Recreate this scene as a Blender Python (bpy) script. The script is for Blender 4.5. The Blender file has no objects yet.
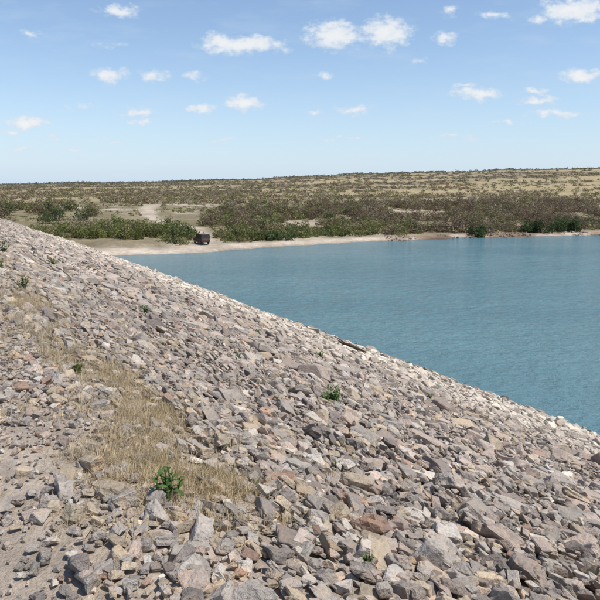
import bpy, bmesh, math, random
import numpy as np
from mathutils import Vector, Matrix, noise as mnoise
random.seed(7); rng=np.random.default_rng(7)
scene=bpy.context.scene
scene.view_settings.view_transform='Standard'
scene.view_settings.look='None'
scene.view_settings.exposure=0
# ------------------------------------------------------------------ geometry constants
DX,DY=-0.528,0.849      # along-dam direction
NX,NY=0.849,0.528       # towards the water
P0=1.09; ZC=6.35; SL=1/2.64
def sp(x,y): return DX*x+DY*y, NX*x+NY*y
def xy(s,p): return DX*s+NX*p, DY*s+NY*p

def smooth(x,a,b):
    t=np.clip((x-a)/(b-a),0,1); return t*t*(3-2*t)
def hash2(ix,iy,seed):
    h=(ix*374761393+iy*668265263+seed*1442695041)&0xffffffff
    h=((h^(h>>13))*1274126177)&0xffffffff
    h=(h^(h>>16))&0xffffffff
    return h/4294967295.0
def vnoise(x,y,seed=0):
    x=np.asarray(x,float);y=np.asarray(y,float)
    ix=np.floor(x).astype(np.int64);iy=np.floor(y).astype(np.int64)
    fx=x-ix;fy=y-iy;fx=fx*fx*(3-2*fx);fy=fy*fy*(3-2*fy)
    a=hash2(ix,iy,seed);b=hash2(ix+1,iy,seed);c=hash2(ix,iy+1,seed);d=hash2(ix+1,iy+1,seed)
    return (a*(1-fx)+b*fx)*(1-fy)+(c*(1-fx)+d*fx)*fy
def fbm(x,y,sc,oct=4,seed=0):
    v=0;a=1;t=0
    for o in range(oct):
        v=v+a*vnoise(np.asarray(x)/sc*2**o+o*17.3,np.asarray(y)/sc*2**o-o*9.1,seed+o);t+=a;a*=.5
    return v/t
def dam_z(s,p):
    s=np.asarray(s,float);p=np.asarray(p,float)
    base=np.where(p>P0, ZC-(p-P0)*SL, ZC)
    k=np.clip(1-np.abs(p-P0)/.6,0,1); base=base-0.07*k*k
    base=np.where(p<-5.5, ZC-(-5.5-p)*0.5, base)
    base=base+(fbm(s,p,3.0,3,5)-.5)*0.18*smooth(p,0.3,2.5)+(fbm(s,p,1.2,3,8)-.5)*0.06
    return base
grass_c=[(4.3,1.35,.75,.45),(3.3,1.05,.7,.42),(3.1,1.40,.4,.3),(5.6,1.3,.8,.35),(6.2,1.0,.7,.3),(9.3,1.2,1.2,.4)]
def grassy(s,p):
    g=np.zeros_like(np.asarray(s,float))
    for a,b,ra,rb in grass_c: g=np.maximum(g,1-np.hypot((s-a)/ra,(p-b)/rb))
    return np.clip(g,0,1)

# ------------------------------------------------------------------ mesh helpers
def mesh_obj(name,V,F,C=None,mat=None,smooth_sh=False,parent=None):
    V=np.asarray(V,np.float32);F=np.asarray(F,np.int32)
    me=bpy.data.meshes.new(name)
    k=F.shape[1]
    me.vertices.add(len(V));me.vertices.foreach_set('co',V.ravel())
    me.loops.add(F.size);me.loops.foreach_set('vertex_index',F.ravel())
    me.polygons.add(len(F))
    me.polygons.foreach_set('loop_start',np.arange(0,F.size,k,dtype=np.int32))
    me.polygons.foreach_set('loop_total',np.full(len(F),k,np.int32))
    me.update(calc_edges=True)
    if C is not None:
        a=me.color_attributes.new('Col','FLOAT_COLOR','POINT')
        c4=np.ones((len(V),4),np.float32);c4[:,:3]=C
        a.data.foreach_set('color',c4.ravel())
    me.polygons.foreach_set('use_smooth',np.full(len(F),smooth_sh))
    ob=bpy.data.objects.new(name,me);scene.collection.objects.link(ob)
    if mat: me.materials.append(mat)
    if parent: ob.parent=parent
    return ob
def new_mat(name):
    m=bpy.data.materials.new(name);m.use_nodes=True
    nt=m.node_tree;b=nt.nodes['Principled BSDF'];return m,nt,b
def N(nt,t,**kw):
    n=nt.nodes.new(t)
    for k,v in kw.items(): setattr(n,k,v)
    return n
def noise_node(nt,vec,scale,detail=4,rough=.55):
    n=N(nt,'ShaderNodeTexNoise');n.inputs['Scale'].default_value=scale;n.inputs['Detail'].default_value=detail;n.inputs['Roughness'].default_value=rough
    nt.links.new(vec,n.inputs['Vector']);return n
def maprange(nt,val,a,b,c,d):
    m=N(nt,'ShaderNodeMapRange');m.inputs[1].default_value=a;m.inputs[2].default_value=b;m.inputs[3].default_value=c;m.inputs[4].default_value=d
    nt.links.new(val,m.inputs[0]);return m.outputs[0]
def mul_col(nt,col,val):
    m=N(nt,'ShaderNodeVectorMath',operation='SCALE');nt.links.new(col,m.inputs[0]);nt.links.new(val,m.inputs['Scale']);return m.outputs[0]
def attr_mat(name,sc1,sc2,amp,bump_sc,bump_d,rough=.92,spec=.2,tint=None):
    m,nt,b=new_mat(name)
    at=N(nt,'ShaderNodeAttribute',attribute_name='Col')
    tc=N(nt,'ShaderNodeTexCoord').outputs['Object']
    n1=noise_node(nt,tc,sc1,3,.6);n2=noise_node(nt,tc,sc2,3,.7)
    f1=maprange(nt,n1.outputs[0],.3,.7,1-amp,1+amp);f2=maprange(nt,n2.outputs[0],.3,.7,1-amp*.8,1+amp*.8)
    mm=N(nt,'ShaderNodeMath',operation='MULTIPLY');nt.links.new(f1,mm.inputs[0]);nt.links.new(f2,mm.inputs[1])
    col=mul_col(nt,at.outputs['Color'],mm.outputs[0])
    if tint:
        mx=N(nt,'ShaderNodeMix',data_type='RGBA',blend_type='MULTIPLY')
        fac=maprange(nt,n1.outputs[0],.5,.68,0,.8);nt.links.new(fac,mx.inputs[0]);nt.links.new(col,mx.inputs[6]);mx.inputs[7].default_value=(*tint,1)
        col=mx.outputs[2]
    nt.links.new(col,b.inputs['Base Color'])
    b.inputs['Roughness'].default_value=rough;b.inputs['Specular IOR Level'].default_value=spec
    if bump_d>0:
        nb=noise_node(nt,tc,bump_sc,4,.65);bp=N(nt,'ShaderNodeBump');bp.inputs['Distance'].default_value=bump_d;bp.inputs['Strength'].default_value=.9
        nt.links.new(nb.outputs[0],bp.inputs['Height']);nt.links.new(bp.outputs[0],b.inputs['Normal'])
    return m
rock_mat=attr_mat('quarried_stone',9,60,.22,34,.028,.9,.2,(1.0,.86,.72))
soil_mat=attr_mat('dirt_and_gravel',3,35,.25,45,.025,.95,.1)
terrain_mat=attr_mat('terrain_soil',.25,1.6,.22,2.5,.15,.95,.05)
def leaf_material(name,trans=.25):
    m,nt,b=new_mat(name)
    at=N(nt,'ShaderNodeAttribute',attribute_name='Col')
    nt.links.new(at.outputs['Color'],b.inputs['Base Color']);b.inputs['Roughness'].default_value=.75
    b.inputs['Specular IOR Level'].default_value=.2
    tr=N(nt,'ShaderNodeBsdfTranslucent');nt.links.new(at.outputs['Color'],tr.inputs['Color'])
    mx=N(nt,'ShaderNodeMixShader');mx.inputs[0].default_value=trans
    nt.links.new(b.outputs[0],mx.inputs[1]);nt.links.new(tr.outputs[0],mx.inputs[2])
    nt.links.new(mx.outputs[0],nt.nodes['Material Output'].inputs['Surface']);return m
leaf_mat=leaf_material('leaves',.35);straw_mat=leaf_material('dry_straw',.3)

# ------------------------------------------------------------------ rock prototypes
def proto(seed,level):
    r=random.Random(seed);bm=bmesh.new()
    wedge=r.uniform(.0,.35);pts=[]
    for sx in(-1,1):
        for sy in(-1,1):
            for sz in(-1,1):
                k=1-(wedge if sz>0 else 0)
                pts.append((sx*k*r.uniform(.62,1.05),sy*k*r.uniform(.6,1.05),sz*r.uniform(.6,1.0)))
    drop=r.sample(range(8),r.choice([0,1,1,2]));pts=[q for i,q in enumerate(pts) if i not in drop]
    for i in range(r.choice([2,3,4])):
        v=Vector((r.gauss(0,1),r.gauss(0,1),r.gauss(0,1))).normalized()*r.uniform(1.0,1.18);pts.append(tuple(v))
    for q in pts: bm.verts.new(q)
    res=bmesh.ops.convex_hull(bm,input=bm.verts[:])
    g=[e for e in res['geom_interior']+res['geom_unused'] if isinstance(e,bmesh.types.BMVert)]
    if g: bmesh.ops.delete(bm,geom=list(set(g)),context='VERTS')
    bmesh.ops.dissolve_limit(bm,angle_limit=.2,verts=bm.verts[:],edges=bm.edges[:])
    if level>=1:
        bmesh.ops.bevel(bm,geom=bm.edges[:]+bm.verts[:],offset=.10,segments=1,affect='EDGES',clamp_overlap=True)
    bmesh.ops.triangulate(bm,faces=bm.faces[:])
    if level>=2:
        bmesh.ops.subdivide_edges(bm,edges=[e for e in bm.edges if e.calc_length()>.35],cuts=2,use_grid_fill=True)
        bmesh.ops.triangulate(bm,faces=bm.faces[:])
        off=Vector((seed*3.1,seed*1.7,0))
        for v in bm.verts:
            n=v.co.normalized();v.co+=n*(mnoise.noise(v.co*1.6+off)*.22+mnoise.noise(v.co*4.5+off)*.09)
    bm.verts.index_update()
    V=np.array([v.co[:] for v in bm.verts]);F=np.array([[v.index for v in f.verts] for f in bm.faces]);bm.free()
    return V,F
PROT={l:[proto(100*l+i+1,l) for i in range(14 if l else 10)] for l in (0,1,2)}
def rocks(name,pos,size,col,level,flat=.5,tilt=.35,slope_t=SL):
    n=len(pos);Vs=[];Fs=[];Cs=[];base=0
    pr=PROT[level];idx=rng.integers(0,len(pr),n)
    for k in range(len(pr)):
        sel=np.where(idx==k)[0]
        if not len(sel):continue
        V,F=pr[k];m=len(sel)
        sc=np.stack([size[sel]*rng.uniform(.85,1.3,m),size[sel]*rng.uniform(.55,.95,m),size[sel]*rng.uniform(flat*.55,flat*1.35,m)],1)
        a=rng.uniform(0,2*np.pi,m);tx=rng.normal(0,tilt,m);ty=rng.normal(0,tilt,m)
        P=V[None]*sc[:,None,:]
        def rot(P,ang,i,j):
            c=np.cos(ang)[:,None];s_=np.sin(ang)[:,None];Q=P.copy()
            Q[:,:,i]=P[:,:,i]*c-P[:,:,j]*s_;Q[:,:,j]=P[:,:,i]*s_+P[:,:,j]*c;return Q
        P=rot(P,a,0,1);P=rot(P,tx,1,2);P=rot(P,ty,0,2);P=rot(P,rng.uniform(0,6.28,m),0,1)
        P[:,:,2]-=slope_t*(P[:,:,0]*NX+P[:,:,1]*NY)
        P+=pos[sel][:,None,:]
        Vs.append(P.reshape(-1,3));Fs.append((F[None]+(base+np.arange(m)*len(V))[:,None,None]).reshape(-1,3))
        Cs.append(np.repeat(col[sel],len(V),0));base+=m*len(V)
    return np.concatenate(Vs),np.concatenate(Fs),np.concatenate(Cs)
def merge(parts):
    V=[];F=[];C=[];b=0
    for v,f,c in parts: V.append(v);F.append(f+b);C.append(c);b+=len(v)
    return np.concatenate(V),np.concatenate(F),np.concatenate(C)
def rock_col(s,p,n,warm=0.0):
    g=rng.normal(1,.14,n)[:,None]
    grey=np.array([.405,.352,.300]);pink=np.array([.46,.37,.305]);tan=np.array([.47,.38,.275]);dark=np.array([.26,.22,.19]);pale=np.array([.56,.50,.425])
    rust=np.array([.37,.25,.185])
    u=rng.uniform(0,1,n);c=np.tile(grey,(n,1))
    c[u<.36]=pink;c[u<.12+warm*.2]=tan;c[u<.012+warm*.03]=rust;c[(u>.87)]=dark;c[(u>.74)&(u<.84)]=pale
    band=smooth(p+(fbm(s,p,4,3,40)-.5)*3,8.8,12.4)[:,None]
    palec=np.array([.66,.575,.475])*rng.uniform(.75,1.1,(n,1))
    wet=smooth(p,17.45,17.9)[:,None]
    c=c*(1-band)+palec*band
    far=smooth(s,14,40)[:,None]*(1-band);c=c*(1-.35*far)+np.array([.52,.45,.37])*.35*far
    c=c*g*(1-.5*wet)
    c=c*(0.83+.33*fbm(s,p,2.5,3,77))[:,None]
    return np.clip(c,.04,.78)
def grid_pts(s0,s1,p0,p1,sp_):
    S,Pp=np.meshgrid(np.arange(s0,s1,sp_),np.arange(p0,p1,sp_),indexing='ij')
    S=S+((np.arange(S.shape[1])%2)*.5*sp_)[None]
    S=S.ravel();Pp=Pp.ravel();n=len(S)
    return S+rng.uniform(-.42,.42,n)*sp_,Pp+rng.uniform(-.42,.42,n)*sp_
parts=[]
def add(s,p,size,lift,warm,flat=.5,tilt=.35,lv=None):
    x,y=xy(s,p);z=dam_z(s,p)+lift
    d=np.hypot(x,y);col=rock_col(s,p,len(s),warm)
    lev=np.where(d<7.5,2,np.where(d<22,1,0)) if lv is None else np.full(len(s),lv)
    for l in(0,1,2):
        for onslope in(0,1):
            m=(lev==l)&((p>P0)==bool(onslope))
            if m.any(): parts.append(rocks('r',np.stack([x,y,z],1)[m],size[m],col[m],l,flat,tilt,SL if onslope else 0))
# main armour layer
s,p=grid_pts(-7,82,1.9,18.8,.188);keep=rng.uniform(0,1,len(s))<.95
s,p=s[keep],p[keep];sz=np.clip(rng.lognormal(math.log(.098),.36,len(s)),.045,.22)*(0.66+.34*smooth(p,2,5))
add(s,p,sz,sz*.18+rng.uniform(-.02,.035,len(s)),0,.5,.27)
# second, scattered on top
s,p=grid_pts(-7,82,2.3,17.6,.43);keep=rng.uniform(0,1,len(s))<.5
s,p=s[keep],p[keep];sz=np.clip(rng.lognormal(math.log(.108),.38,len(s)),.06,.26)*(0.72+.28*smooth(p,2,5))
add(s,p,sz,.05+sz*.22,0,.5,.36)
# fill stones near
s,p=grid_pts(-1,18,1.6,12,.092);x,y=xy(s,p);k=np.hypot(x,y)<15;s,p=s[k],p[k]
sz=np.clip(rng.lognormal(math.log(.036),.35,len(s)),.018,.07);add(s,p,sz,.03+rng.uniform(0,.05,len(s)),.3,.65,.5,1)
# shoulder zone, medium stones
def shoulder(s0,s1,sp_,szm,lv):
    s,p=grid_pts(s0,s1,-.3,2.5,sp_)
    dens=smooth(p+(fbm(s,p,1.1,3,12)-.5)*1.7,.15,1.15)
    dens=np.maximum(dens,smooth(s,3.6,2.3)*smooth(p+(fbm(s,p,.5,2,13)-.5)*.6,.15,.75)*.9)
    dens=dens*(1-.72*smooth(grassy(s,p)+(fbm(s,p,.4,2,31)-.5)*.6,.12,.5))
    k=rng.uniform(0,1,len(s))<dens;s,p=s[k],p[k]
    sz=np.clip(rng.lognormal(math.log(szm),.38,len(s)),.016,.095)*(1+.6*smooth(p,1.3,2.4))
    add(s,p,sz,sz*.3,.9,.6,.33,lv)
shoulder(0,8,.066,.034,None);shoulder(8,60,.11,.052,None)
# crest: scattered gravel
s,p=grid_pts(0,14,-4.2,1.1,.045)
dens=.38+.5*smooth(fbm(s,p,.9,3,3),.42,.62)
k=rng.uniform(0,1,len(s))<dens;s,p=s[k],p[k]
sz=np.clip(rng.lognormal(math.log(.013),.5,len(s)),.006,.045);add(s,p,sz,sz*.25,.5,.65,.4,0)
s,p=grid_pts(0,62,-4.6,1.1,.14)
k=rng.uniform(0,1,len(s))<.7;s,p=s[k],p[k]
sz=np.clip(rng.lognormal(math.log(.025),.42,len(s)),.013,.065);add(s,p,sz,sz*.25,.6,.6,.4,1)
V,F,C=merge(parts);print('rock tris',len(F))
mesh_obj('riprap_rocks',V,F,C,rock_mat)

# ------------------------------------------------------------------ dam embankment body
sv=np.concatenate([np.arange(-60,-4,2.0),np.arange(-4,16,.12),np.arange(16,92,.8),np.arange(92,125,3)])
pv=np.concatenate([np.arange(-22,-5.6,1.5),np.arange(-5.5,4,.1),np.arange(4,27,.4)])
S,Pp=np.meshgrid(sv,pv,indexing='ij');X,Y=xy(S,Pp);Z=dam_z(S,Pp)-.01
Z=Z+(fbm(S,Pp,.25,3,61)-.5)*.035
ns,npp=S.shape;I=np.arange(ns*npp).reshape(ns,npp)
F=np.stack([I[:-1,:-1],I[1:,:-1],I[1:,1:],I[:-1,1:]],-1).reshape(-1,4)[:, ::-1]
crest=np.array([.43,.355,.28]);under=np.array([.24,.205,.165])
f=smooth(Pp,1.2,2.6)[...,None];C=crest*(1-f)+under*f
band=smooth(Pp,9,13)[...,None];C=C*(1-band)+np.array([.36,.32,.27])*band
C=C*(.75+.5*fbm(S,Pp,1.1,4,90))[...,None]
mesh_obj('dam_embankment',np.stack([X,Y,Z],-1).reshape(-1,3),F,C.reshape(-1,3),soil_mat,True)

# ------------------------------------------------------------------ terrain
shx=np.array([-400,-60,-21,-12,-5,5,15,24,34,48,100,200,400]);shy=np.array([-200,45,68.2,72.8,77.5,83.5,87.5,92,93,98,107,118,150])
def shore_t(x,y):
    ys=np.interp(x,shx,shy)+(fbm(x,y,7,3,21)-.5)*3.0+(fbm(x,x*0,1.7,2,23)-.5)*1.4
    return (y-ys)*.9
def track_d(x,y,w=4): return np.abs(x-(-15-(y-80)*.30+3.5*np.sin(y*.09))+(fbm(x,y,6,3,102)-.5)*w)
def terr_z(x,y):
    x=np.asarray(x,float);y=np.asarray(y,float)
    t=shore_t(x,y);r=np.hypot(x,y);s,p=sp(x,y)
    L=.35*smooth(t,0,1.8)+.75*smooth(t,1,20)+2.0*smooth(t,18,70)
    L=L+(fbm(x,y,9,3,55)-.5)*.5*smooth(t,1,8)
    az=np.arctan2(x,np.maximum(y,1e-3))
    hill=5+30*smooth(az,-.45,.5)+(fbm(az*9,az*0,1,3,15)-.5)*7
    L=L+hill*smooth(r,170,1300)+(fbm(x,y,120,3,66)-.5)*4*smooth(r,200,500)
    lake=(p>0)&(t<0)&(r<480)
    U=np.maximum(-3.,t*.22)
    return np.where(lake,U,np.where(t<0,np.maximum(L,.6),L))
r_=np.concatenate([np.arange(1,60,4),np.arange(60,135,.6),135*1.022**np.arange(0,190)])
th=np.concatenate([np.linspace(-.75,.75,520),np.linspace(.78,2*np.pi-.78,110)])
R,T=np.meshgrid(r_,th,indexing='ij');X=R*np.sin(T);Y=R*np.cos(T);Z=terr_z(X,Y)
nr,nth=R.shape;I=np.arange(nr*nth).reshape(nr,nth);I2=np.concatenate([I,I[:,:1]],1)
F=np.stack([I2[:-1,:-1],I2[1:,:-1],I2[1:,1:],I2[:-1,1:]],-1).reshape(-1,4)
t=shore_t(X,Y)
sand=np.array([.54,.45,.355]);brown=np.array([.26,.185,.13]);ochre=np.array([.39,.315,.18]);olive=np.array([.23,.20,.115]);grey=np.array([.26,.21,.14])
n1=fbm(X,Y,22,4,101);n2=fbm(X,Y,6,3,102)
near=olive*(1-n1[...,None])+grey*n1[...,None]
far_m=smooth(R,150,260)[...,None]
az=np.arctan2(X,np.maximum(Y,1e-3))
fn=smooth(fbm(az*140,np.log(R)*300,26,4,104)+.06*smooth(az,-.1,.4),.40,.60)[...,None]
farc=ochre*fn+grey*(1-fn)
C=near*(1-far_m)+farc*far_m
sm=(1-smooth(t+ (n2-.5)*8,2.6,7.5))*(1-smooth(X+(n2-.5)*8,8,20))
sm=np.maximum(sm,(1-smooth(np.abs(Y-149-(n2-.5)*22+ (X+40)*.12),2,9))*smooth(X,-75,-60)*(1-smooth(X,-26,-18))*.9)
track=1-smooth(track_d(X,Y),.7,2.6);sm=np.maximum(sm,track*smooth(Y,74,78)*(1-smooth(Y,140,150))*.85)
sm=np.maximum(sm,smooth(fbm(X,Y,14,3,111),.58,.68)*(1-smooth(R,170,230))*.6)
sm=sm*(.6+.55*fbm(X,Y,3,3,130))
C=C*(1-sm[...,None])+sand*sm[...,None]
bm_=(1-smooth(t,1.5,4.5))*smooth(X,10,20)
bc=brown*(.6+.9*n2[...,None]);bc=bc+(sand*.9-bc)*(smooth(fbm(X,Y,5,3,140),.44,.58)*(1-smooth(t,1.6,2.8)))[...,None]
C=C*(1-bm_[...,None])+bc*bm_[...,None]
red=np.exp(-((X-118)/14)**2-((Y-470)/30)**2)[...,None];C=C*(1-red)+np.array([.48,.27,.13])*red
wetm=(1-smooth(t,.0,.9))[...,None];C=C*(1-.42*wetm)
C=C*(.78+.44*fbm(X,Y,2.5,3,120))[...,None]
mesh_obj('ground_terrain',np.stack([X,Y,Z],-1).reshape(-1,3),F[:, ::-1],C.reshape(-1,3),terrain_mat,True)

# ------------------------------------------------------------------ water
bm=bmesh.new()
vs=[bm.verts.new(v) for v in((-70,-480,0),(480,-480,0),(480,200,0),(-70,200,0))];bm.faces.new(vs)
me=bpy.data.meshes.new('reservoir_water');bm.to_mesh(me);bm.free()
wob=bpy.data.objects.new('reservoir_water',me);scene.collection.objects.link(wob)
m,nt,b=new_mat('reservoir_water');tc=N(nt,'ShaderNodeTexCoord').outputs['Object']
mp=N(nt,'ShaderNodeMapping');mp.inputs['Scale'].default_value=(1,1.9,1);mp.inputs['Rotation'].default_value=(0,0,math.radians(12));nt.links.new(tc,mp.inputs[0])
w1=noise_node(nt,mp.outputs[0],1.3,5,.66);w2=noise_node(nt,mp.outputs[0],.35,3,.5)
ad=N(nt,'ShaderNodeMath',operation='MULTIPLY_ADD');nt.links.new(w2.outputs[0],ad.inputs[0]);ad.inputs[1].default_value=.9;nt.links.new(w1.outputs[0],ad.inputs[2])
bp=N(nt,'ShaderNodeBump');bp.inputs['Strength'].default_value=1;bp.inputs['Distance'].default_value=.45;nt.links.new(ad.outputs[0],bp.inputs['Height']);nt.links.new(bp.outputs[0],b.inputs['Normal'])
big=noise_node(nt,mp.outputs[0],.03,4,.6);rp=N(nt,'ShaderNodeMix',data_type='RGBA')
nt.links.new(maprange(nt,big.outputs[0],.35,.65,0,1),rp.inputs[0]);rp.inputs[6].default_value=(.105,.225,.262,1);rp.inputs[7].default_value=(.15,.285,.315,1)
nt.links.new(rp.outputs[2],b.inputs['Base Color']);b.inputs['Roughness'].default_value=.13;b.inputs['IOR'].default_value=1.33
me.materials.append(m)

# ------------------------------------------------------------------ vegetation
def bushes(cx,cy,rad,hgt,nl,leaf,col,stems=True,flat=0.0):
    n=len(cx);cz=terr_z(cx,cy)
    K=7
    kc=rng.normal(0,1,(n,K,3));kc/=np.linalg.norm(kc,axis=2,keepdims=True);kc*=rng.uniform(.25,.85,(n,K,1))
    kc[...,2]=np.abs(kc[...,2])*.9
    kc[...,0]*=rad[:,None];kc[...,1]*=rad[:,None];kc[...,2]=kc[...,2]*hgt[:,None]*.8+hgt[:,None]*.12
    kr=rng.uniform(.28,.5,(n,K))
    bi=np.repeat(np.arange(n),nl);ki=rng.integers(0,K,n*nl)
    d=rng.normal(0,1,(n*nl,3));d/=np.linalg.norm(d,axis=1,keepdims=True);d*=rng.uniform(.35,1.0,(n*nl,1))**.6
    rr=kr[bi,ki]
    pos=kc[bi,ki]+d*np.stack([rad[bi]*rr,rad[bi]*rr,hgt[bi]*rr*.75],1)
    pos[:,2]=np.maximum(pos[:,2],.05)
    pos+=np.stack([cx[bi],cy[bi],cz[bi]],1)
    u=rng.normal(0,1,(n*nl,3));u/=np.linalg.norm(u,axis=1,keepdims=True)
    w=rng.normal(0,1,(n*nl,3));w[:,2]*=.5;w=np.cross(u,w);w/=np.linalg.norm(w,axis=1,keepdims=True)
    L=(leaf[bi]*rng.uniform(.5,1.3,n*nl))[:,None]
    Vq=np.stack([pos-u*L,pos-w*L*.45,pos+u*L,pos+w*L*.45],1).reshape(-1,3)
    F=np.arange(n*nl*4).reshape(-1,4)
    cc=col[bi]*(rng.normal(1,.14,(n,K))[bi,ki]*rng.normal(1,.16,n*nl))[:,None]
    C=np.repeat(np.clip(cc,.01,.6),4,0)
    if stems:
        b0=np.stack([cx,cy,cz],1)[:,None,:]+rng.normal(0,.12,(n,K,3))*np.array([1,1,0]);tp=kc+np.stack([cx,cy,cz],1)[:,None,:]
        tp=tp+(tp-b0)*.25
        side=np.array([.04,.02,0])
        Vs=np.stack([b0-side,b0+side,tp+side*.3,tp-side*.3],2).reshape(-1,3)
        Fs=np.arange(len(Vs)).reshape(-1,4)+len(Vq)
        Cs=np.tile(np.array([.22,.18,.14]),(len(Vs),1))
        return np.concatenate([Vq,Vs]),np.concatenate([F,Fs]),np.concatenate([C,Cs])
    return Vq,F,C
G1=np.array([.17,.185,.06]);G2=np.array([.085,.115,.045]);B1=np.array([.225,.165,.105]);B2=np.array([.30,.245,.16]);OL=np.array([.22,.20,.09])
def pick(n,cols,w):
    i=rng.choice(len(cols),n,p=w);return np.array(cols)[i]*rng.uniform(.8,1.25,(n,1))
n=150;cx=rng.uniform(-37,-15.5,n);cy=83+rng.uniform(-3,6,n)+(cx+26)*.05
k=(np.abs((cx+26.5)/11.5)**2+np.abs((cy-84)/7)**2<1)&(terr_z(cx,cy)>0.2);cx,cy=cx[k],cy[k];n=len(cx)
V,F,C=bushes(cx,cy,rng.uniform(1.0,1.9,n),rng.uniform(1.3,3.3,n)*(1-.3*np.abs((cx+26)/11)),330,np.full(n,.15),pick(n,[G1*1.2,OL*1.2,G2,B2],[.48,.32,.08,.12]))
mesh_obj('green_thicket',V,F,C,leaf_mat)
n=80;cx=rng.uniform(-75,-38,n);cy=rng.uniform(98,128,n)
V,F,C=bushes(cx,cy,rng.uniform(1.3,2.4,n),rng.uniform(1.6,3.2,n),260,np.full(n,.19),pick(n,[G2,OL,B1],[.35,.4,.25]))
mesh_obj('olive_thicket',V,F,C,leaf_mat)
n=1700;cx=rng.uniform(-75,60,n);cy=rng.uniform(80,165,n);t=shore_t(cx,cy);k=(t>5)&(track_d(cx,cy)>1.5)&(fbm(cx,cy,7,3,310)>.42)
cx,cy=cx[k],cy[k];n=len(cx)
V,F,C=bushes(cx,cy,rng.uniform(.4,1.2,n),rng.uniform(.25,.8,n),40,np.full(n,.14),pick(n,[OL*1.2,B2*1.1,G1],[.42,.46,.12]),False)
mesh_obj('low_tussocks',V,F,C,leaf_mat)
# main scrub belt beyond the shore
n=2600;cx=rng.uniform(-18,95,n);yy=rng.uniform(0,1,n);ys=np.interp(cx,shx,shy);cy=ys+4.5+62*yy**1.15
t=shore_t(cx,cy);dens=fbm(cx,cy,12,3,200)
k=((dens>.43)|(t<13))&(t>3.2+2*fbm(cx,cy,5,2,6))&~((track_d(cx,cy)<2.2)&(cy<150))
k&=~((cx<12)&(t<4.5+4*fbm(cx,cy,8,2,9)))
cx,cy,t=cx[k],cy[k],t[k];n=len(cx);print('belt',n)
gf=np.clip(1-smooth(cx,6,26)*.85-smooth(t,10,24)*.65,0,1)
c1=pick(n,[G1,OL,G2],[.45,.40,.15]);c2=pick(n,[B1,B2,B1*.75,OL],[.44,.22,.14,.20])
sel=rng.uniform(0,1,n)<gf;col=np.where(sel[:,None],c1,c2)
big=np.where(rng.uniform(0,1,n)<.08,1.4,1.0)
V,F,C=bushes(cx,cy,rng.uniform(1.1,2.3,n)*big,rng.uniform(1.0,2.6,n)*big*(.75+.3*smooth(t,4,30)),140,np.full(n,.19),col)
mesh_obj('scrub_bushes',V,F,C,leaf_mat)
for (bx,by,h,r,c) in((38.5,98.2,3.0,2.4,G2*.9),(28.5,94.8,2.0,2.2,G2),(-3.5,84.5,2.0,2.3,G2*1.1),(43.5,100,3.4,2.2,G2*1.1),(-8.2,85.5,1.6,1.6,G1),(45.8,100.5,2.6,1.8,G2)):
    nn=5;V,F,C=bushes(bx+rng.normal(0,r*.45,nn),by+rng.normal(0,.6,nn),np.full(nn,r*.6),h*rng.uniform(.7,1,nn),380,np.full(nn,.17),pick(nn,[c],[1]))
    mesh_obj('shore_bush',V,F,C,leaf_mat)
# plain scrub to the skyline
n=14000;rr=150*np.exp(rng.uniform(0,1,n)*math.log(1700/150));aa=rng.uniform(-.72,.72,n)
cx=rr*np.sin(aa);cy=rr*np.cos(aa);dn=fbm(aa*140,np.log(rr)*300,26,4,104)+.06*smooth(aa,-.1,.4)
k=(rng.uniform(0,1,n)<np.where(dn>.50,.22,.95)*(1-.2*smooth(rr,300,900)));k&=~((cx>-75)&(cx<-18)&(np.abs(cy-149+(cx+40)*.12)<9))
cx,cy,rr=cx[k],cy[k],rr[k];n=len(cx)
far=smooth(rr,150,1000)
col=pick(n,[B2*.98,B1*1.05,OL*1.1,G1],[.36,.28,.29,.07])*(1-.45*far[:,None])+np.array([.29,.27,.215])*.45*far[:,None]  # aerial haze painted in: scrub colour blends to a pale tone with distance
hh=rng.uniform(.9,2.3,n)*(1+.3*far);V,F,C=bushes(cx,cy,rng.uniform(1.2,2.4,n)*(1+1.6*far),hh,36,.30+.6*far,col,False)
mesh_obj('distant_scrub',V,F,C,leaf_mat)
# darker tree line along the skyline
n=2600;rr=rng.uniform(1150,1650,n);aa=rng.uniform(-.72,.72,n);cx=rr*np.sin(aa);cy=rr*np.cos(aa)
V,F,C=bushes(cx,cy,rng.uniform(4,8,n),rng.uniform(2.5,5.5,n),34,np.full(n,1.3),pick(n,[np.array([.17,.185,.145]),np.array([.21,.205,.16])],[.5,.5]),False)
mesh_obj('distant_tree_line',V,F,C,leaf_mat)

# shore rubble on the right bank
n=2600;cx=rng.uniform(8,75,n);ys=np.interp(cx,shx,shy);cy=ys+rng.uniform(-2.2,4.0,n);t=shore_t(cx,cy);k=(t>-.5)&(t<3.0)&(fbm(cx,cy,5,2,80)>.52)
cx,cy=cx[k],cy[k];n=len(cx);z=terr_z(cx,cy);col=np.array([.23,.18,.14])*rng.uniform(.5,1.6,(n,1))
V,F,C=rocks('r',np.stack([cx,cy,z+.0],1),np.clip(rng.lognormal(math.log(.12),.5,n),.05,.36),col,0,.5,.4,0)
mesh_obj('shore_rubble',V,F,C,rock_mat)

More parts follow.
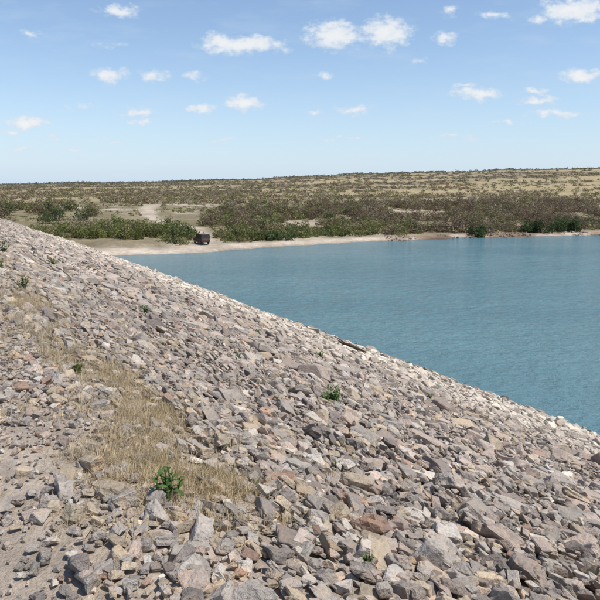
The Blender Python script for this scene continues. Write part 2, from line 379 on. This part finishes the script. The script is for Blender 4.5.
# ------------------------------------------------------------------ dry grass & weeds on the dam
def blades(cx,cy,cz,nper,h,spread,width,col,lean=.7):
    n=len(cx)*nper;i=np.repeat(np.arange(len(cx)),nper)
    bx=cx[i]+rng.normal(0,spread,n);by=cy[i]+rng.normal(0,spread,n);b=np.stack([bx,by,cz[i]-.01],1)
    a=rng.uniform(0,6.28,n);l=np.abs(rng.normal(0,lean,n));H=h[i]*rng.uniform(.45,1.1,n)
    dirv=np.stack([np.cos(a)*np.sin(l),np.sin(a)*np.sin(l),np.cos(l)],1)
    side=np.stack([-np.sin(a+.6),np.cos(a+.6),a*0],1)*width
    mid=b+dirv*(H*.55)[:,None];dv2=dirv.copy();dv2[:,2]-=.35;tip=mid+dv2*(H*.5)[:,None]
    V=np.stack([b-side,b+side,mid+side*.8,mid-side*.8,tip],1).reshape(-1,3);o=(np.arange(n)*5)[:,None]
    F=np.concatenate([o+np.array([[0,1,2]]),o+np.array([[0,2,3]]),o+np.array([[3,2,4]])])
    cc=np.where(rng.uniform(0,1,(n,1))<.2,np.array([[.36,.27,.17]]),col[None]);C=np.repeat(np.clip(cc*rng.normal(1,.2,(n,1)),.02,.8),5,0);return V,F,C
ts=[];tp_=[];th_=[]
for (a,b_,ra,rb),nn,h in zip(grass_c,(105,115,55,52,34,52),(.12,.11,.10,.13,.13,.17)):
    for _ in range(nn):
        ts.append(a+random.gauss(0,.55)*ra);tp_.append(b_+random.gauss(0,.55)*rb);th_.append(h*random.uniform(.4,1.2))
for _ in range(140):
    a=random.uniform(3,45);b_=abs(random.gauss(1.2,1.6))+.1
    for _ in range(random.choice([1,2,3])): ts.append(a+random.gauss(0,.12));tp_.append(b_+random.gauss(0,.1));th_.append(.14*random.uniform(.6,1.2))
for a,b_ in((16,1.3),(19,1.2),(13,1.0),(24,1.5),(7.5,.9),(11,1.1)):
    for _ in range(28): ts.append(a+random.gauss(0,1));tp_.append(b_+random.gauss(0,.3));th_.append(.18*random.uniform(.6,1.2))
ts=np.array(ts);tp_=np.array(tp_);th_=np.array(th_);tx,ty=xy(ts,tp_);tz=dam_z(ts,tp_)+.015
gc=np.array([.58,.465,.28])
V,F,C=blades(tx,ty,tz,64,th_,.055,.0014,gc,.95)
mesh_obj('dry_grass',V,F,C,straw_mat)
def weed(x,y,h,nst,leafL,col,broad=.42,lean=.7):
    s_,p_=sp(x,y);z0=float(dam_z(s_,p_))+.06;V=[];F=[];C=[]
    def leaf(o,d,L):
        d=Vector(d).normalized();up=Vector((0,0,1));sd=d.cross(up).normalized()
        nrm=sd.cross(d).normalized();k=len(V);c=np.array(col)*random.uniform(.75,1.35)
        prof=[(0,.03),(.2,.6),(.45,1),(.72,.75),(1,.03)]
        for (q,w) in prof:
            m_=Vector(o)+d*(L*q)-Vector((0,0,1))*(L*.35*q*q);ww=L*broad*.5*w
            V.append(m_-sd*ww+nrm*ww*.35);V.append(m_);V.append(m_+sd*ww+nrm*ww*.35)
            C.extend([c,c*1.25,c])
        for i in range(4):
            a=k+i*3;F.append((a,a+1,a+4,a+3));F.append((a+1,a+2,a+5,a+4))
    for i in range(nst):
        a=random.uniform(0,6.28);l=random.uniform(.05,lean);d=Vector((math.cos(a)*math.sin(l),math.sin(a)*math.sin(l),math.cos(l)))
        H=h*random.uniform(.5,1);k=len(V);b0=Vector((x+random.gauss(0,h*.12),y+random.gauss(0,h*.12),z0-.05));tp=b0+d*H;w=.004
        for q in(b0,tp):
            V.append(q+Vector((w,0,0)));V.append(q+Vector((-w*.5,w,0)));V.append(q+Vector((-w*.5,-w,0)));C.extend([np.array(col)*.9]*3)
        for j in range(3): F.append((k+j,k+(j+1)%3,k+3+(j+1)%3,k+3+j))
        for j in range(7):
            q=.2+.8*j/6;aa=a+j*2.4;e=random.uniform(.1,1.1)
            leaf(b0+d*H*q,(math.cos(aa)*math.cos(e),math.sin(aa)*math.cos(e),math.sin(e)),leafL*random.uniform(.7,1.15)*(1.1-.3*q))
    mesh_obj('green_weed',[tuple(v) for v in V],F,np.array(C),leaf_mat,True)
GW=(.085,.15,.04)
weed(-.70,3.06,.21,8,.062,(.085,.15,.04),.5,.42)
weed(.43,7.7,.28,14,.11,(.10,.17,.045));weed(.48,13.8,.24,8,.12,(.11,.16,.05));weed(-2.05,5.3,.10,14,.05,(.13,.17,.045))
weed(-3.2,12.1,.26,7,.10,GW);weed(2.9,12.8,.2,6,.10,GW);weed(-4.65,9.9,.28,9,.09,(.07,.12,.035));weed(-8.4,16.9,.38,10,.14,(.07,.12,.035))
weed(-.28,3.5,.06,4,.04,GW);weed(-2.9,8.0,.12,5,.06,GW);weed(-7.6,18.3,.3,7,.12,GW);weed(-1.0,9.2,.15,5,.07,GW);weed(.3,4.4,.08,5,.04,GW);weed(1.9,5.6,.10,5,.05,GW)
weed(-6.5,12.9,.25,7,.10,GW);weed(-1.2,16.0,.2,6,.1,GW);weed(3.5,10.1,.14,5,.08,GW);weed(.35,2.75,.07,5,.03,GW)

# driftwood on the slope
def tube(pts,rads,seg=8):
    V=[];F=[]
    for i,(q,r) in enumerate(zip(pts,rads)):
        q=Vector(q);d=(Vector(pts[min(i+1,len(pts)-1)])-Vector(pts[max(i-1,0)])).normalized();a=d.cross(Vector((0,0,1))).normalized();b_=a.cross(d)
        for k in range(seg):
            an=k/seg*6.283;V.append(tuple(q+(a*math.cos(an)+b_*math.sin(an))*r*random.uniform(.85,1.15)))
    for i in range(len(pts)-1):
        for k in range(seg): F.append((i*seg+k,i*seg+(k+1)%seg,(i+1)*seg+(k+1)%seg,(i+1)*seg+k))
    return V,F
def spz(s,p,l): 
    x,y=xy(s,p);return (x,y,float(dam_z(s,p))+l)
s0,p0=sp(2.07,23.8)
wood=np.array([.10,.075,.06])
V,F=tube([spz(s0-.9,p0+.1,.17),spz(s0-.4,p0,.20),spz(s0+.1,p0-.05,.23),spz(s0+.6,p0+.05,.20),spz(s0+1.1,p0+.1,.26)],[.03,.06,.07,.05,.02])
V2,F2=tube([spz(s0+.2,p0,.2),spz(s0+.5,p0-.2,.34),spz(s0+.8,p0-.3,.38)],[.035,.025,.012]);F2=[tuple(i+len(V) for i in f) for f in F2]
mesh_obj('driftwood_log',V+V2,F+F2,np.tile(wood,(len(V)+len(V2),1)),rock_mat,True)

# ------------------------------------------------------------------ parked car on the shore
def plain(name,c,r=.5,met=0,coat=0):
    m,nt,b=new_mat(name);tc=N(nt,'ShaderNodeTexCoord').outputs['Object'];n=noise_node(nt,tc,3,5,.6)
    mx=N(nt,'ShaderNodeMix',data_type='RGBA');nt.links.new(maprange(nt,n.outputs[0],.4,.75,0,.5),mx.inputs[0]);mx.inputs[6].default_value=(*c,1);mx.inputs[7].default_value=(*(np.array(c)*.5+np.array([.09,.07,.05])),1)
    nt.links.new(mx.outputs[2],b.inputs['Base Color']);b.inputs['Roughness'].default_value=r;b.inputs['Metallic'].default_value=met;b.inputs['Coat Weight'].default_value=coat;return m
paint=plain('dusty_dark_paint',(.055,.028,.022),.7);glass=plain('car_glass',(.015,.018,.02),.25);rubber=plain('tyre_rubber',(.02,.02,.02),.8);chrome=plain('hub_metal',(.2,.2,.2),.6,.3);lampm=plain('tail_lamp',(.3,.02,.01),.3)
car=bpy.data.objects.new('parked_car',None);scene.collection.objects.link(car)
def prism(name,prof,halfw,mat,bev=.04):
    bm=bmesh.new();A=[bm.verts.new((x,-w*halfw,z)) for x,z,w in prof];B=[bm.verts.new((x,w*halfw,z)) for x,z,w in prof]
    bm.faces.new(A[::-1]);bm.faces.new(B)
    n=len(prof)
    for i in range(n): bm.faces.new((A[i],A[(i+1)%n],B[(i+1)%n],B[i]))
    bmesh.ops.recalc_face_normals(bm,faces=bm.faces[:])
    if bev: bmesh.ops.bevel(bm,geom=bm.edges[:],offset=bev,segments=2,affect='EDGES',clamp_overlap=True)
    me=bpy.data.meshes.new(name);bm.to_mesh(me);bm.free();me.materials.append(mat)
    o=bpy.data.objects.new(name,me);scene.collection.objects.link(o);o.parent=car;return o
prism('body',[(-1.85,.45,.97),(-1.25,.32,1),(1.25,.32,1),(1.82,.42,.95),(1.85,.72,.94),(1.75,.93,.95),(.85,1.02,.97),(-1.80,1.02,.97),(-1.88,.75,.97)],.80,paint)
prism('cabin_roof',[(-1.74,1.66,.90),(-1.5,1.71,.90),(.25,1.72,.90),(.48,1.66,.90),(.42,1.62,.91),(-1.74,1.60,.91)],.80,paint,.02)
prism('windows',[(-1.77,1.0,.94),(.82,1.0,.94),(.40,1.64,.89),(-1.70,1.64,.89)],.80,glass,.02)
for i,(xa,xb) in enumerate(((.80,.42),(-.15,-.18),(-.95,-.97),(-1.76,-1.70))):
    for sy in(-1,1):
        V,F=tube([(xa,sy*.765,1.0),(xb,sy*.725,1.66)],[.04,.04],6);mesh_obj('pillar_%d%s'%(i,'l' if sy>0 else 'r'),V,F,None,paint,False,car)
for i,(wx,sy) in enumerate(((1.15,-1),(1.15,1),(-1.15,-1),(-1.15,1))):
    for nm,rad,wd,mt,off in(('tyre',.33,.19,rubber,0),('hub',.17,.02,chrome,.10)):
        bm=bmesh.new();bmesh.ops.create_cone(bm,cap_ends=True,segments=24,radius1=rad,radius2=rad,depth=wd)
        bmesh.ops.bevel(bm,geom=[e for e in bm.edges if not e.link_faces[0].normal.dot(e.link_faces[-1].normal)>.5],offset=.008 if nm=='hub' else .03,segments=2,affect='EDGES')
        me=bpy.data.meshes.new(nm);bm.to_mesh(me);bm.free();me.materials.append(mt);o=bpy.data.objects.new('%s_%d'%(nm,i+1),me);scene.collection.objects.link(o)
        o.rotation_euler=(math.pi/2,0,0);o.location=(wx,sy*(.72+off),.33);o.parent=car
for sy in(-1,1):
    prism('tail_lamp_%s'%('l' if sy>0 else 'r'),[(-1.90,.72,1),(-1.84,.72,1),(-1.80,.92,1),(-1.87,.92,1)],.08,lampm,.01).location=(0,sy*.64,0)
prism('bumper',[(-1.95,.42,1),(-1.85,.40,1),(-1.85,.54,1),(-1.95,.54,1)],.74,rubber,.02)
cx0,cy0=-12.8,78.0;car.location=(cx0,cy0,float(terr_z(cx0,cy0))+.0);car.rotation_euler=(0,0,math.radians(125));car.scale=(.72,.76,.76)

# ------------------------------------------------------------------ light & sky
EL=math.radians(60);AZ=math.radians(112)   # azimuth clockwise from +Y
sd=Vector((math.sin(AZ)*math.cos(EL),math.cos(AZ)*math.cos(EL),math.sin(EL)))
sun=bpy.data.lights.new('sun','SUN');sun.energy=4.3;sun.angle=math.radians(.5);sun.color=(1,.95,.875)
so=bpy.data.objects.new('sun',sun);scene.collection.objects.link(so);so.rotation_euler=sd.to_track_quat('Z','Y').to_euler()
w=bpy.data.worlds.new('World');scene.world=w;w.use_nodes=True;nt=w.node_tree;bg=nt.nodes['Background'];out=nt.nodes['World Output']
w.cycles.sampling_method='MANUAL';w.cycles.sample_map_resolution=256
sky=N(nt,'ShaderNodeTexSky',sky_type='NISHITA');sky.sun_disc=False;sky.sun_elevation=EL;sky.sun_rotation=AZ;sky.air_density=1.0;sky.dust_density=.2;sky.ozone_density=3;sky.altitude=100
nt.links.new(sky.outputs[0],bg.inputs[0]);bg.inputs[1].default_value=.15
tc=N(nt,'ShaderNodeTexCoord').outputs['Generated'];sx=N(nt,'ShaderNodeSeparateXYZ');nt.links.new(tc,sx.inputs[0])
def M(op,a,b=None,c=None):
    n=N(nt,'ShaderNodeMath',operation=op)
    for i,v in enumerate((a,b,c)):
        if v is None: continue
        if isinstance(v,(int,float)): n.inputs[i].default_value=v
        else: nt.links.new(v,n.inputs[i])
    return n.outputs[0]
yy=M('MAXIMUM',sx.outputs[1],.02);u=M('DIVIDE',sx.outputs[0],yy);v=M('DIVIDE',sx.outputs[2],yy)
cb=N(nt,'ShaderNodeCombineXYZ');nt.links.new(u,cb.inputs[0]);nt.links.new(v,cb.inputs[1])
mpn=N(nt,'ShaderNodeMapping');mpn.inputs['Scale'].default_value=(1,1.5,1);nt.links.new(cb.outputs[0],mpn.inputs[0])
wn=noise_node(nt,mpn.outputs[0],28,2,.5);wv=N(nt,'ShaderNodeVectorMath',operation='SUBTRACT');nt.links.new(wn.outputs['Color'],wv.inputs[0]);wv.inputs[1].default_value=(.5,.5,.5)
ws=N(nt,'ShaderNodeVectorMath',operation='SCALE');nt.links.new(wv.outputs[0],ws.inputs[0]);ws.inputs['Scale'].default_value=.024
wa=N(nt,'ShaderNodeVectorMath',operation='ADD');nt.links.new(cb.outputs[0],wa.inputs[0]);nt.links.new(ws.outputs[0],wa.inputs[1])
CL=[(-.281,.265,.036,.011,.85),(-.42,.231,.022,.006,.6),(-.090,.215,.066,.0135,1.15),(-.125,.219,.030,.012,1.1),(.055,.229,.046,.020,1.1),(.135,.234,.040,.022,1.1),
(.229,.227,.019,.009,.9),(.233,.267,.016,.008,.7),(.300,.260,.030,.007,.75),(.425,.268,.052,.017,1.2),(.372,.256,.02,.007,.7),(-.302,.171,.028,.012,.95),(-.231,.169,.024,.011,.85),
(-.168,.170,.022,.007,.6),(-.093,.127,.031,.011,1.15),(-.158,.119,.030,.008,.95),(-.44,.098,.042,.009,1.0),(-.465,.085,.022,.006,.8),(-.365,.056,.020,.005,.75),(-.262,.113,.028,.009,.85),
(-.255,.100,.028,.006,.8),(.039,.169,.018,.005,.7),(.285,.142,.045,.010,.95),(.265,.154,.022,.006,.75),(.380,.130,.034,.007,.9),(.446,.172,.037,.0105,1.1),(.372,.146,.026,.006,.8),
(.335,.098,.032,.005,.75),(.412,.111,.050,.006,.85),(.088,.118,.036,.008,.75),(.022,.116,.014,.005,.7),(-.305,.070,.030,.005,.65),(-.127,.070,.02,.005,.6),(-.445,.060,.03,.005,.65),(.25,.076,.05,.005,.55),(.07,.075,.05,.004,.55),(-.40,.075,.03,.005,.6),(-.35,.125,.03,.006,.5),(.19,.19,.02,.005,.4),(-.30,.215,.03,.005,.4)]
acc=None
for (a,b_,ra,rb,o) in CL:
    s1=N(nt,'ShaderNodeVectorMath',operation='MULTIPLY_ADD');nt.links.new(wa.outputs[0],s1.inputs[0]);kx,ky=1/(ra*1.42),1/(rb*1.5)
    s1.inputs[1].default_value=(kx,ky,0);s1.inputs[2].default_value=(-a*kx,-b_*ky,0)
    s3=N(nt,'ShaderNodeVectorMath',operation='LENGTH');nt.links.new(s1.outputs[0],s3.inputs[0])
    f=M('MULTIPLY_ADD',s3.outputs['Value'],-o,o);acc=f if acc is None else M('MAXIMUM',acc,f)
acc=M('MAXIMUM',acc,0.0)
dn=noise_node(nt,mpn.outputs[0],60,6,.62)
fld=M('ADD',acc,M('MULTIPLY',M('SUBTRACT',dn.outputs[0],.5),M('MULTIPLY',M('MINIMUM',M('MULTIPLY',acc,6.),1.),1.5)))
ms=N(nt,'ShaderNodeMapRange',interpolation_type='SMOOTHSTEP');ms.inputs[1].default_value=.08;ms.inputs[2].default_value=.78;nt.links.new(fld,ms.inputs[0])
hz=N(nt,'ShaderNodeMapping');hz.inputs['Scale'].default_value=(1,4,1);nt.links.new(cb.outputs[0],hz.inputs[0]);hn=noise_node(nt,hz.outputs[0],7,4,.6)
hm=maprange(nt,hn.outputs[0],.50,.75,0,.2)
front=N(nt,'ShaderNodeMapRange');front.inputs[1].default_value=.02;front.inputs[2].default_value=.2;nt.links.new(sx.outputs[1],front.inputs[0])
mask=M('MULTIPLY',M('MAXIMUM',M('MULTIPLY',ms.outputs[0],.93),hm),front.outputs[0])
# pale blue aerial haze low in the sky (all directions)
el=M('MAXIMUM',sx.outputs[2],0.0);hf=M('MULTIPLY',M('POWER',2.718,M('MULTIPLY',el,-8.0)),.92)
hbg=N(nt,'ShaderNodeBackground');hbg.inputs[0].default_value=(.56,.71,.90,1);hbg.inputs[1].default_value=.98
mh=N(nt,'ShaderNodeMixShader');nt.links.new(hf,mh.inputs[0]);nt.links.new(bg.outputs[0],mh.inputs[1]);nt.links.new(hbg.outputs[0],mh.inputs[2])
cbg=N(nt,'ShaderNodeBackground');cr=N(nt,'ShaderNodeMix',data_type='RGBA');nt.links.new(maprange(nt,fld,.3,1.,0,1),cr.inputs[0]);cr.inputs[6].default_value=(.70,.80,.91,1);cr.inputs[7].default_value=(.94,.95,.96,1)
nt.links.new(cr.outputs[2],cbg.inputs[0]);cbg.inputs[1].default_value=.95
mxs=N(nt,'ShaderNodeMixShader');nt.links.new(mask,mxs.inputs[0]);nt.links.new(mh.outputs[0],mxs.inputs[1]);nt.links.new(cbg.outputs[0],mxs.inputs[2]);nt.links.new(mxs.outputs[0],out.inputs['Surface'])

# ------------------------------------------------------------------ camera
cam=bpy.data.cameras.new('camera');co=bpy.data.objects.new('camera',cam);scene.collection.objects.link(co)
co.location=(0,0,8);co.rotation_euler=(math.radians(90-10.85),0,0);cam.lens=36;cam.sensor_width=36;cam.clip_start=.05;cam.clip_end=20000
scene.camera=co
